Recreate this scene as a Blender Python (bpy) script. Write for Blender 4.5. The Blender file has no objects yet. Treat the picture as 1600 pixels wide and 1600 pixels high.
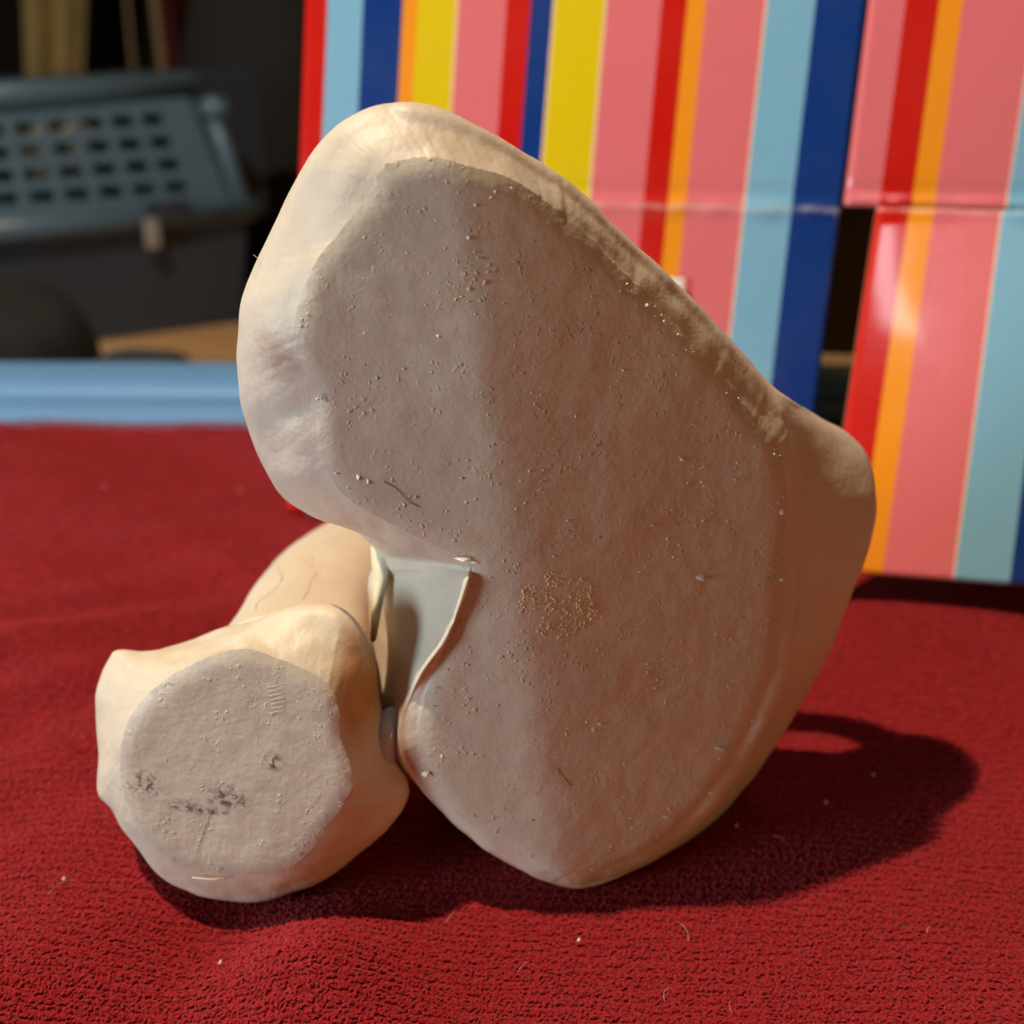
import bpy, bmesh, math, random
import numpy as np
from mathutils import Vector, Matrix, noise
from mathutils.geometry import delaunay_2d_cdt
from mathutils.bvhtree import BVHTree

random.seed(7)
RNG = np.random.default_rng(11)
S = bpy.context.scene
COL = S.collection

# ------------------------------------------------------------------ camera
H, PITCH, F = 0.125, math.radians(22.0), 1716.0     # eye height, downward pitch, focal length in 1600-px pixels
cam_d = bpy.data.cameras.new('camera')
cam = bpy.data.objects.new('camera', cam_d); COL.objects.link(cam)
cam.location = (0, 0, H)
cam.rotation_euler = (math.pi / 2 - PITCH, 0, 0)
cam_d.sensor_width = 36.0
cam_d.lens = 36.0 * F / 1600.0
cam_d.clip_start, cam_d.clip_end = 0.005, 60.0
cam_d.dof.use_dof = True
cam_d.dof.focus_distance = 0.150
cam_d.dof.aperture_fstop = 16.0
S.camera = cam
S.render.resolution_x = S.render.resolution_y = 1024

# ------------------------------------------------------------------ world, lamps, exposure
S.view_settings.view_transform = 'Standard'
S.view_settings.look = 'None'
S.view_settings.exposure = 0.0
S.view_settings.gamma = 1.0
W = bpy.data.worlds.new('World'); S.world = W
W.use_nodes = True
W.node_tree.nodes['Background'].inputs[0].default_value = (0.75, 0.66, 0.60, 1)
W.node_tree.nodes['Background'].inputs[1].default_value = 0.018

def point_lamp(name, loc, power, radius, col):
    d = bpy.data.lights.new(name, 'POINT'); d.energy = power; d.shadow_soft_size = radius; d.color = col
    o = bpy.data.objects.new(name, d); o.location = loc; COL.objects.link(o); return o
def area_lamp(name, loc, target, power, size, col):
    d = bpy.data.lights.new(name, 'AREA'); d.energy = power; d.shape = 'DISK'; d.size = size; d.color = col
    o = bpy.data.objects.new(name, d); o.location = loc
    o.rotation_euler = (Vector(target) - Vector(loc)).to_track_quat('-Z', 'Y').to_euler()
    COL.objects.link(o); return o
point_lamp('ceiling_bulb', (-0.385, 0.1385, 1.02), 41.0, 0.010, (1.0, 0.80, 0.57))
point_lamp('ceiling_bulb', (-0.365, 0.141, 1.03), 11.0, 0.010, (1.0, 0.82, 0.60))
area_lamp('cool_fill', (-0.92, -0.26, 0.15), (-0.02, 0.14, 0.06), 7.3, 0.34, (0.65, 0.85, 0.95))  # cool fill lamp added at the left for the cut face
area_lamp('warm_fill', (0.72, -0.70, 0.10), (0.03, 0.14, 0.05), 1.35, 0.25, (1.0, 0.50, 0.14))  # warm fill lamp added at the right, in place of bounced light

tube = area_lamp('flap_highlight_lamp', (0.112, -0.31, 0.885), (0.097, 0.283, 0.074), 0.20, 0.1, (1.0, 0.90, 0.95))  # small lamp added out of view for the highlight on the lower flap
tube.data.shape = 'RECTANGLE'; tube.data.size = 0.035; tube.data.size_y = 0.12

# ------------------------------------------------------------------ pixel helpers (positions only)
CP, SP = math.cos(PITCH), math.sin(PITCH)
def ray(px, py):
    a, b = (px - 800.0) / F, (800.0 - py) / F
    return Vector((a, CP + b * SP, -SP + b * CP))
def atY(px, py, Y):
    d = ray(px, py); t = Y / d.y
    return Vector((d.x * t, Y, H + d.z * t))
def atZ(px, py, z=0.0):
    d = ray(px, py); t = (z - H) / d.z
    return Vector((d.x * t, d.y * t, z))
def onplane(px, py, p0, n):
    d = ray(px, py); o = Vector((0, 0, H))
    return o + d * ((p0 - o).dot(n) / d.dot(n))

# ------------------------------------------------------------------ object helpers
def tag(o, label=None, cat=None, group=None, kind=None):
    if label: o['label'] = label
    if cat: o['category'] = cat
    if group: o['group'] = group
    if kind: o['kind'] = kind
    return o
def empty(name, loc=(0, 0, 0)):
    o = bpy.data.objects.new(name, None); o.location = loc; o.empty_display_size = 0.02; COL.objects.link(o); return o
def link_mesh(name, me, mat, parent=None, smooth=True):
    if mat: me.materials.append(mat)
    if smooth:
        me.polygons.foreach_set('use_smooth', [True] * len(me.polygons))
    o = bpy.data.objects.new(name, me); COL.objects.link(o)
    if parent:
        o.parent = parent
        o.matrix_parent_inverse = Matrix.Translation(-Vector(wloc(parent)))
    return o
def wloc(p):
    l = Vector(p.location)
    while p.parent: p = p.parent; l = l * 1.0
    return l if l.length else Vector((0, 0, 0))
def mesh_obj(name, verts, faces, mat, parent=None, smooth=True):
    me = bpy.data.meshes.new(name); me.from_pydata([tuple(v) for v in verts], [], faces); me.update()
    return link_mesh(name, me, mat, parent, smooth)
def bm_obj(name, bm, mat, parent=None, smooth=False):
    bmesh.ops.recalc_face_normals(bm, faces=bm.faces)
    me = bpy.data.meshes.new(name); bm.to_mesh(me); bm.free()
    return link_mesh(name, me, mat, parent, smooth)
def box_bm(bm, x0, x1, y0, y1, z0, z1, M=None, bevel=0.0):
    vs = [bm.verts.new((x, y, z)) for z in (z0, z1) for y in (y0, y1) for x in (x0, x1)]
    fs = [(0, 2, 3, 1), (4, 5, 7, 6), (0, 1, 5, 4), (2, 6, 7, 3), (0, 4, 6, 2), (1, 3, 7, 5)]
    faces = [bm.faces.new([vs[i] for i in f]) for f in fs]
    if bevel:
        es = list({e for f in faces for e in f.edges})
        r = bmesh.ops.bevel(bm, geom=es, offset=bevel, segments=3, affect='EDGES', profile=0.5)
        vs = list({v for f in r['faces'] for v in f.verts} | {v for v in vs if v.is_valid})
    if M is not None:
        for v in vs: v.co = M @ v.co
    return vs
def tube_geo(pts, rad, n=6):
    pts = [Vector(p) for p in pts]
    if not hasattr(rad, '__len__'): rad = [rad] * len(pts)
    V, Fc = [], []
    for i, p in enumerate(pts):
        t = (pts[min(i + 1, len(pts) - 1)] - pts[max(i - 1, 0)]).normalized()
        a = t.cross(Vector((0.31, 0.2, 0.93))).normalized(); b = t.cross(a)
        for k in range(n):
            w = 2 * math.pi * k / n
            V.append(p + (a * math.cos(w) + b * math.sin(w)) * rad[i])
    for i in range(len(pts) - 1):
        for k in range(n):
            Fc.append((i * n + k, i * n + (k + 1) % n, (i + 1) * n + (k + 1) % n, (i + 1) * n + k))
    Fc.append(tuple(range(n))[::-1]); Fc.append(tuple((len(pts) - 1) * n + k for k in range(n)))
    return V, Fc
class MB:
    def __init__(s): s.V, s.F = [], []
    def add(s, V, Fc):
        o = len(s.V); s.V += [tuple(v) for v in V]; s.F += [tuple(i + o for i in f) for f in Fc]
    def tube(s, pts, r, n=6): s.add(*tube_geo(pts, r, n))
    def obj(s, name, mat, parent=None, smooth=True): return mesh_obj(name, s.V, s.F, mat, parent, smooth)
def crom(P, closed, n):
    """Catmull-Rom through P (list of tuples of any length), n samples."""
    P = np.array(P, float); m = len(P)
    t = np.linspace(0, m if closed else m - 1, n, endpoint=not closed)
    i = np.floor(t).astype(int)
    if not closed: i = np.minimum(i, m - 2)
    f = (t - i)[:, None]
    g = (lambda k: P[(i + k) % m]) if closed else (lambda k: P[np.clip(i + k, 0, m - 1)])
    a, b, c, d = g(-1), g(0), g(1), g(2)
    return 0.5 * (2 * b + (c - a) * f + (2 * a - 5 * b + 4 * c - d) * f ** 2 + (3 * b - a - 3 * c + d) * f ** 3)

# ------------------------------------------------------------------ materials
class NT:
    def __init__(s, name):
        s.m = bpy.data.materials.new(name); s.m.use_nodes = True
        s.t = s.m.node_tree; s.b = s.t.nodes['Principled BSDF']
    def n(s, typ, **kw):
        o = s.t.nodes.new(typ)
        for k, v in kw.items():
            if k == 'inp':
                for a, b in v.items():
                    if hasattr(b, 'is_output'): s.t.links.new(b, o.inputs[a])
                    else: o.inputs[a].default_value = b
            else: setattr(o, k, v)
        return o
    def l(s, a, b): s.t.links.new(a, b)
    def noise(s, scale, detail=4, rough=0.55, vec=None, dist=0.0):
        i = {'Scale': scale, 'Detail': detail, 'Roughness': rough, 'Distortion': dist}
        i['Vector'] = vec if vec is not None else s.obj()
        return s.n('ShaderNodeTexNoise', inp=i).outputs['Fac']
    def obj(s):
        if not hasattr(s, '_tc'): s._tc = s.n('ShaderNodeTexCoord')
        return s._tc.outputs['Object']
    def ramp(s, fac, stops, interp='LINEAR'):
        r = s.n('ShaderNodeValToRGB', inp={'Fac': fac}); c = r.color_ramp; c.interpolation = interp
        while len(c.elements) < len(stops): c.elements.new(0.5)
        for e, (p, col) in zip(c.elements, stops):
            e.position = p; e.color = (*col, 1) if hasattr(col, '__len__') else (col, col, col, 1)
        return r.outputs['Color']
    def mix(s, fac, a, b, mode='MIX'):
        o = s.n('ShaderNodeMix', data_type='RGBA', blend_type=mode)
        for k, v in ((0, fac), (6, a), (7, b)):
            if hasattr(v, 'is_output'): s.l(v, o.inputs[k])
            else: o.inputs[k].default_value = v if (k == 0) else (*v, 1)
        return o.outputs[2]
    def math(s, op, a, b=0.0, c=0.0, clamp=False):
        return s.n('ShaderNodeMath', operation=op, use_clamp=clamp, inp={0: a, 1: b, 2: c}).outputs[0]
    def bump(s, h, dist, strength=1.0, prev=None):
        i = {'Height': h, 'Distance': dist, 'Strength': strength}
        if prev is not None: i['Normal'] = prev
        return s.n('ShaderNodeBump', inp=i).outputs[0]
    def set(s, **kw):
        names = {'base': 'Base Color', 'rough': 'Roughness', 'normal': 'Normal', 'spec': 'Specular IOR Level', 'metal': 'Metallic',
                 'sss': 'Subsurface Weight', 'sheen': 'Sheen Weight', 'trans': 'Transmission Weight', 'coat': 'Coat Weight', 'ior': 'IOR'}
        for k, v in kw.items():
            i = s.b.inputs[names[k]]
            if hasattr(v, 'is_output'): s.l(v, i)
            else: i.default_value = (*v, 1) if k == 'base' else v
        return s

def plain(name, col, rough=0.5, var=0.12, scale=40, bump=0.0, **kw):
    t = NT(name)
    f = t.noise(scale)
    t.set(base=t.mix(f, tuple(c * (1 - var) for c in col), tuple(min(1, c * (1 + var)) for c in col)), rough=rough, **kw)
    if bump: t.set(normal=t.bump(t.noise(scale * 6), bump))
    return t.m

def spot_mask(t, cx, cz, rx, rz, soft=0.6):
    """1 inside an ellipse (object x,z) fading to 0, for smudges and patches with their own shape."""
    sep = t.n('ShaderNodeSeparateXYZ', inp={0: t.obj()})
    a = t.math('POWER', t.math('DIVIDE', t.math('SUBTRACT', sep.outputs[0], cx), rx), 2)
    b = t.math('POWER', t.math('DIVIDE', t.math('SUBTRACT', sep.outputs[2], cz), rz), 2)
    d = t.math('SQRT', t.math('ADD', a, b))
    return t.math('DIVIDE', t.math('SUBTRACT', 1.0, d), soft, clamp=True)

def plaster(name, smudges=(), patches=(), face=False, base=(0.70, 0.605, 0.49)):
    t = NT(name)
    big = t.noise(35, 3)
    med = t.noise(220, 5, 0.65)
    c = t.mix(t.ramp(big, [(0.3, 0.0), (0.7, 1.0)]), tuple(x * y for x, y in zip(base, (0.93, 0.92, 0.90))), tuple(x * y for x, y in zip(base, (1.05, 1.05, 1.05))))
    c = t.mix(t.ramp(med, [(0.35, 0.35), (0.6, 0.0)]), c, tuple(x * 0.82 for x in base))
    for (cx, cz, rx, rz, col, amt, lo, hi, sc) in list(smudges) + list(patches):
        m = spot_mask(t, cx, cz, rx, rz)
        f = t.ramp(t.noise(sc, 6, 0.7, dist=0.4), [(lo, 0.0), (hi, 1.0)])
        c = t.mix(t.math('MULTIPLY', t.math('MULTIPLY', m, f), amt), c, col)
    n = t.bump(t.noise(160, 3), 0.0006, 0.6)
    n = t.bump(t.noise(1100, 4, 0.6), 0.00011 if face else 0.00012, 0.7, n)
    if face:
        wv = t.n('ShaderNodeTexNoise', inp={'Scale': 700.0, 'Detail': 2.0, 'Vector': t.obj()}).outputs['Color']
        dv = t.n('ShaderNodeVectorMath', operation='MULTIPLY_ADD', inp={0: wv, 1: (0.0016, 0.0016, 0.0016), 2: t.obj()}).outputs[0]
        v = t.n('ShaderNodeTexVoronoi', feature='F1', inp={'Scale': 950.0, 'Vector': dv, 'Randomness': 1.0})
        keep = t.ramp(t.noise(260, 3), [(0.53, 0.0), (0.66, 1.0)])
        pk = t.math('MULTIPLY', t.ramp(v.outputs['Distance'], [(0.05, 1.0), (0.35, 0.0)]), keep)
        n = t.bump(pk, 0.00026, 0.9, n)
        n = t.bump(t.noise(2600, 3, 0.6), 0.00004, 0.7, n)
        scr = t.n('ShaderNodeMapping', inp={'Vector': t.obj(), 'Rotation': (0, 0.5, 0), 'Scale': (90, 90, 2600)}).outputs[0]
        scm = t.ramp(t.noise(30, 2), [(0.55, 0.0), (0.7, 1.0)])
        n = t.bump(t.math('MULTIPLY', scm, t.ramp(t.noise(1, 3, 0.5, scr), [(0.64, 0.0), (0.72, 1.0)])), 0.00006, 0.5, n)
    t.set(base=c, rough=0.46 if face else 0.5, normal=n, spec=0.5, sss=0.12)
    t.b.inputs['Subsurface Radius'].default_value = (1.0, 0.55, 0.3)
    t.b.inputs['Subsurface Scale'].default_value = 0.004
    return t.m

# ------------------------------------------------------------------ floor and room far behind
ZF = -0.145
floor_m = plain('floor_ground', (0.10, 0.055, 0.03), 0.6)
fl = mesh_obj('floor', [(-6, -2, ZF - 0.02), (6, -2, ZF - 0.02), (6, 8, ZF - 0.02), (-6, 8, ZF - 0.02)], [(0, 1, 2, 3)], floor_m, None, False)
tag(fl, kind='structure')
t = NT('oak_board')
st = t.n('ShaderNodeMapping', inp={'Vector': t.obj(), 'Scale': (1.5, 30, 30)}).outputs[0]
t.set(base=t.ramp(t.noise(2, 5, 0.6, st), [(0.3, (0.55, 0.30, 0.13)), (0.7, (0.74, 0.46, 0.22))]), rough=0.35)
oak = t.m
plank_me = None
for i in range(22):
    bm = bmesh.new(); box_bm(bm, -1.5, 0.75, -0.0465, 0.0465, -0.018, 0.0, None, 0.0015)
    if plank_me is None:
        p = bm_obj('plank', bm, oak, fl); plank_me = p.data
    else:
        bm.free(); p = bpy.data.objects.new('plank', plank_me); COL.objects.link(p); p.parent = fl
    p.location = (-0.02 * (i % 3), 0.80 + i * 0.095, ZF + random.uniform(-0.0004, 0.0004))
wall_m = plain('old_wall_paint', (0.20, 0.17, 0.10), 0.8)
wl = mesh_obj('wall', [(-6, 3.0, ZF), (6, 3.0, ZF), (6, 3.0, 3), (-6, 3.0, 3)], [(0, 1, 2, 3)], wall_m, None, False)
tag(wl, kind='structure')

# ------------------------------------------------------------------ storage tub the towel is spread on
ZT = -0.0065
tub = empty('storage_tub', (0, 0.2, ZF))
tag(tub, 'pale blue plastic storage tub under the red towel, its ridged rim showing beyond', 'storage tub')
blue_m = plain('blue_plastic', (0.13, 0.29, 0.56), 0.32, 0.06, 12)
bm = bmesh.new(); box_bm(bm, -0.62, 0.62, -0.05, 0.452, ZF + 0.002, -0.03, None, 0.02)
bm_obj('tub_body', bm, blue_m, tub, True)
bm = bmesh.new(); box_bm(bm, -0.60, 0.60, -0.06, 0.425, -0.0295, ZT - 0.0008, None, 0.003)
bm_obj('lid', bm, blue_m, tub, True)
# rim: ridged profile swept along x
prof = [(0.405, -0.02), (0.405, -0.0075), (0.413, -0.003), (0.420, 0.0005), (0.428, 0.001), (0.434, -0.001), (0.440, -0.0012), (0.446, 0.0025),
        (0.456, 0.0045), (0.470, 0.005), (0.482, 0.003), (0.489, -0.002), (0.492, -0.012), (0.490, -0.024)]
prof = crom(prof, False, 60)
xs = np.linspace(-0.64, 0.64, 65)
V = [(x, y - 0.012 * (x + 0.25), z) for x in xs for (y, z) in prof]; m = len(prof)
Fc = [(i * m + k, (i + 1) * m + k, (i + 1) * m + k + 1, i * m + k + 1) for i in range(len(xs) - 1) for k in range(m - 1)]
Fc += [tuple(range(m)), tuple((len(xs) - 1) * m + k for k in range(m))[::-1]]
mesh_obj('rim', V, Fc, blue_m, tub)

# ------------------------------------------------------------------ red towel
def h(x, y):
    """towel pile-top height"""
    v = 0.0022 * np.sin(27 * x + 0.9) * np.sin(19 * y + 0.4) + 0.0013 * np.sin(61 * x + 33 * y) + 0.0010 * np.sin(95 * y - 40 * x + 1.1)
    v = v + 0.0007 * np.sin(150 * y + 22 * np.sin(9 * x)) * np.clip((y - 0.18) / 0.1, 0, 1)
    v = v + 0.0026 * np.sin(62 * y + 6 * np.sin(7 * x) + 9 * x) * np.clip((-x + 0.03) / 0.08, 0, 1) + 0.0009 * np.sin(210 * y + 30 * x + 5 * np.sin(31 * x)) * np.clip((-x + 0.05) / 0.1, 0, 1)
    v = v + 0.0013 * np.sin(120 * x + 40 * y) * np.exp(-((y - 0.105) / 0.02) ** 2)
    near = np.exp(-(((x + 0.01) / 0.055) ** 2 + ((y - 0.155) / 0.035) ** 2))
    v = v * (1 - 0.95 * near)
    v = v + 0.0050 * np.exp(-(((x + 0.028) / 0.013) ** 2 + ((y - 0.126) / 0.010) ** 2))     # little swells before the lobes
    v = v + 0.0065 * np.exp(-(((x + 0.078) / 0.022) ** 2 + ((y - 0.135) / 0.022) ** 2))
    v = v - 0.0030 * np.exp(-(((x + 0.046) / 0.010) ** 2 + ((y - 0.132) / 0.010) ** 2))
    box = np.clip((y - 0.24) / 0.05, 0, 1)
    return v * (1 - 0.5 * box) - 0.0005
towel = empty('towel', (0, 0.2, ZT))
tag(towel, 'dark red terry towel spread under the carved stone piece and striped box', 'towel')
t = NT('towel_red')
f = t.ramp(t.noise(38, 5, 0.6), [(0.3, 0.0), (0.7, 1.0)]); g = t.noise(900, 2)
c = t.mix(f, (0.205, 0.0045, 0.009), (0.31, 0.0075, 0.013))
c = t.mix(t.ramp(g, [(0.35, 0.0), (0.65, 0.7)]), c, (0.37, 0.013, 0.018))
t.set(base=c, rough=0.95, spec=0.1, sheen=0.2, sss=0.3)
t.b.inputs['Subsurface Radius'].default_value = (1.0, 0.2, 0.2); t.b.inputs['Subsurface Scale'].default_value = 0.0008
red_m = t.m
xs = np.linspace(-0.36, 0.36, 361); ys = np.linspace(-0.03, 0.405, 220)
X, Y = np.meshgrid(xs, ys); Z = h(X, Y) - 0.00055
edge = np.clip((Y - 0.395) / 0.01, 0, 1); Z = Z - 0.003 * edge ** 2
nv = len(xs); V = np.stack([X, Y, Z], -1).reshape(-1, 3)
idx = (np.arange(len(ys) - 1)[:, None] * nv + np.arange(nv - 1)[None]).reshape(-1)
Fc = np.stack([idx, idx + 1, idx + nv + 1, idx + nv], -1).tolist()
base = mesh_obj('ground_weave', V.tolist(), Fc, red_m, towel)
sol = base.modifiers.new('thickness', 'SOLIDIFY'); sol.thickness = 0.003; sol.offset = -1

# terry loops: one object, real loop geometry instanced on a row-wise point grid
pts = []
def rows(y0, y1, dy, dx, xmax):
    y = y0; r = 0
    while y < y1:
        hw = min(xmax, 0.50 * math.hypot(y, H) + 0.03)
        x = np.arange(-hw, hw, dx) + (r % 2) * dx * 0.5
        n = len(x)
        wob = 0.00025 * np.sin(x * 220 + r * 1.7)
        pts.append(np.stack([x + RNG.normal(0, dx * 0.16, n), np.full(n, y) + wob + RNG.normal(0, dy * 0.12, n)], -1))
        y += dy; r += 1
rows(0.085, 0.175, 0.00054, 0.00046, 0.3)
rows(0.175, 0.26, 0.00072, 0.00066, 0.3)
rows(0.26, 0.404, 0.0010, 0.0009, 0.3)
P2 = np.concatenate(pts)
P3 = np.column_stack([P2, h(P2[:, 0], P2[:, 1]) - 0.0007])
pm = bpy.data.meshes.new('terry_pile'); pm.vertices.add(len(P3)); pm.vertices.foreach_set('co', P3.ravel().astype('f')); pm.update()
pile = link_mesh('terry_pile', pm, red_m, towel, False); tag(pile, kind='stuff')
ng = bpy.data.node_groups.new('terry_loops', 'GeometryNodeTree')
ng.interface.new_socket('Geometry', in_out='INPUT', socket_type='NodeSocketGeometry')
ng.interface.new_socket('Geometry', in_out='OUTPUT', socket_type='NodeSocketGeometry')
N, L = ng.nodes, ng.links
gi, go = N.new('NodeGroupInput'), N.new('NodeGroupOutput')
arc = N.new('GeometryNodeCurveArc'); arc.inputs['Resolution'].default_value = 7
arc.inputs['Radius'].default_value = 0.00025; arc.inputs['Start Angle'].default_value = math.radians(0); arc.inputs['Sweep Angle'].default_value = math.radians(180)
cc = N.new('GeometryNodeCurvePrimitiveCircle'); cc.inputs['Resolution'].default_value = 6; cc.inputs['Radius'].default_value = 0.00021
c2m = N.new('GeometryNodeCurveToMesh'); L.new(arc.outputs[0], c2m.inputs[0]); L.new(cc.outputs[0], c2m.inputs[1])
tr = N.new('GeometryNodeTransform'); tr.inputs['Rotation'].default_value = (math.radians(90), 0, 0); tr.inputs['Translation'].default_value = (0, 0, 0.0004)
L.new(c2m.outputs[0], tr.inputs[0])
sm = N.new('GeometryNodeSetShadeSmooth'); L.new(tr.outputs[0], sm.inputs[0])
mt = N.new('GeometryNodeSetMaterial'); mt.inputs['Material'].default_value = red_m; L.new(sm.outputs[0], mt.inputs[0])
iop = N.new('GeometryNodeInstanceOnPoints'); L.new(gi.outputs[0], iop.inputs['Points']); L.new(mt.outputs[0], iop.inputs['Instance'])
rv = N.new('FunctionNodeRandomValue'); rv.data_type = 'FLOAT_VECTOR'
rv.inputs[0].default_value = (-0.9, -0.9, -1.5); rv.inputs[1].default_value = (0.9, 0.9, 1.5)
L.new(rv.outputs[0], iop.inputs['Rotation'])
rs = N.new('FunctionNodeRandomValue'); rs.data_type = 'FLOAT_VECTOR'; rs.inputs['Seed'].default_value = 5
rs.inputs[0].default_value = (0.9, 0.9, 0.5); rs.inputs[1].default_value = (1.5, 1.5, 0.95)
L.new(rs.outputs[0], iop.inputs['Scale'])
L.new(iop.outputs[0], go.inputs[0])
md = pile.modifiers.new('loops', 'NODES'); md.node_group = ng

# pale lint caught in the pile
lint_m = plain('lint', (0.75, 0.62, 0.58), 0.7)
mb = MB()
for i in range(9):
    if i < 6: p = atZ(random.uniform(650, 1580), random.uniform(1400, 1600))
    else: p = atZ(random.uniform(0, 1590), random.uniform(950, 1600))
    z = float(h(np.array(p.x), np.array(p.y))) + 0.0008
    a = random.uniform(0, 6.28); ln = random.uniform(0.0006, 0.0028); k = random.uniform(-0.5, 0.5)
    q = []
    for s in np.linspace(-1, 1, 7):
        q.append((p.x + math.cos(a + k * s) * ln * s, p.y + math.sin(a + k * s) * ln * s, z + 0.0004 * (1 - s * s)))
    mb.tube(q, random.uniform(0.000014, 0.00003), 4)
for (px, py) in ((104, 1396), (345, 1508), (905, 1472), (1150, 1300), (1290, 1262), (375, 760), (165, 765), (1365, 1210)):
    p = atZ(px, py); z = float(h(np.array(p.x), np.array(p.y))) + 0.0007
    mb.tube([(p.x - 0.0003, p.y, z), (p.x, p.y, z + 0.0003), (p.x + 0.0003, p.y + 0.0001, z)], [0.00012, 0.00035, 0.00012], 6)
o = mb.obj('lint_fibres', lint_m, towel); tag(o, kind='stuff')

# ------------------------------------------------------------------ the carved piece
sculpt = empty('carved_sculpture', (0, 0.15, 0.0))
tag(sculpt, 'cream carved plaster piece of two joined lobes with flat cut ends standing on red towel', 'sculpture')

YF = 0.140
def ridge_main(x, z):      # cut face is two slightly different planes meeting in a soft ridge
    tx = (z - z_lo) / (z_hi - z_lo)
    x0 = x_lo + (x_hi - x_lo) * tx
    d = x - x0; w = 0.0040
    k = np.where(d > 0, 0.36, -0.01)
    return k * (np.sqrt(d * d + w * w) - w)
_a, _b = atY(690, 250, YF), atY(850, 1370, YF)
x_hi, z_hi, x_lo, z_lo = _a.x, _a.z, _b.x, _b.z
def face_pt(px, py, y0, fn):
    Yv = y0
    for _ in range(5):
        p = atY(px, py, Yv); Yv = y0 + float(fn(p.x, p.z))
    return atY(px, py, Yv)

# stations, clockwise: inner edge px | rim px, rim depth | body px
MAIN = [
 (610,255, 560,176,.0085, 590,215), (650,247, 603,162,.0085, 630,200), (690,248, 645,160,.0085, 665,200), (738,262, 697,171,.0085, 712,215),
 (790,276, 762,202,.0075, 775,245), (850,312, 832,246,.007, 840,290), (900,352, 893,288,.006, 900,325), (960,410, 960,350,.0055, 965,385),
 (1010,460, 1020,404,.005, 1022,440), (1070,522, 1085,468,.005, 1095,505), (1130,590, 1146,538,.005, 1165,575), (1180,650, 1196,596,.005, 1222,632),
 (1213,690, 1236,645,.005, 1300,663), (1228,740, 1252,705,.0045, 1352,705), (1229,810, 1257,780,.004, 1369,760), (1225,880, 1259,860,.004, 1368,810),
 (1220,960, 1254,940,.004, 1344,895), (1203,1055, 1240,1035,.004, 1303,1003), (1165,1150, 1203,1130,.004, 1250,1098), (1110,1240, 1150,1222,.0045, 1185,1200),
 (1040,1310, 1072,1310,.005, 1105,1290), (965,1352, 985,1363,.005, 1000,1335), (890,1370, 912,1385,.005, 915,1350), (830,1345, 850,1375,.005, 850,1335),
 (760,1310, 775,1333,.005, 780,1295), (708,1268, 708,1283,.005, 720,1250), (674,1222, 655,1226,.005, 675,1200), (656,1165, 622,1178,.005, 625,1160),
 (660,1105, 622,1120,.0055, 597,1105), (684,1040, 646,1054,.0022, 582,1040), (712,975, 688,988,.0017, 576,970), (736,902, 717,907,.0015, 579,905),
 (722,876, 712,884,.005, 598,868), (640,836, 640,868,.007, 585,845), (560,793, 560,832,.008, 555,805), (518,752, 478,800,.009, 505,770),
 (500,700, 428,760,.010, 460,735), (496,625, 398,690,.011, 430,670), (466,563, 380,610,.011, 415,600), (458,518, 376,545,.011, 410,535),
 (474,450, 384,478,.011, 420,470), (500,400, 412,415,.011, 440,410), (540,350, 440,355,.010, 470,355), (574,310, 462,295,.0095, 495,305),
 (588,278, 488,245,.009, 525,260), (598,262, 520,203,.0088, 555,230)]
LOBE = [
 (300,1056, 290,1013,.010, 300,1000), (345,1036, 335,1004,.009, 345,985), (390,1030, 375,985,.007, 392,975), (430,1042, 430,957,.008, 440,962),
 (480,1063, 485,944,.008, 490,955), (512,1085, 538,954,.008, 535,965), (526,1120, 576,998,.009, 568,1005), (528,1160, 590,1060,.010, 580,1065),
 (542,1200, 600,1130,.011, 590,1130), (546,1235, 622,1190,.011, 600,1180), (535,1255, 635,1222,.0105, 603,1215), (530,1268, 638,1250,.010, 605,1230), (508,1295, 615,1285,.009, 590,1265),
 (480,1335, 562,1334,.009, 548,1310), (440,1360, 505,1377,.008, 500,1350), (385,1366, 440,1400,.0065, 440,1370), (330,1363, 380,1406,.006, 385,1375),
 (282,1350, 305,1394,.005, 320,1360), (245,1318, 250,1368,.005, 270,1335), (218,1275, 212,1322,.005, 235,1300), (202,1232, 178,1268,.007, 210,1255),
 (200,1195, 154,1240,.009, 190,1230), (203,1165, 154,1190,.011, 185,1185), (216,1130, 148,1130,.013, 180,1130), (240,1098, 150,1080,.013, 185,1080),
 (256,1085, 172,1030,.014, 207,1042), (264,1079, 186,1016,.014, 217,1033), (280,1066, 236,1016,.012, 255,1012)]

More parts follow.
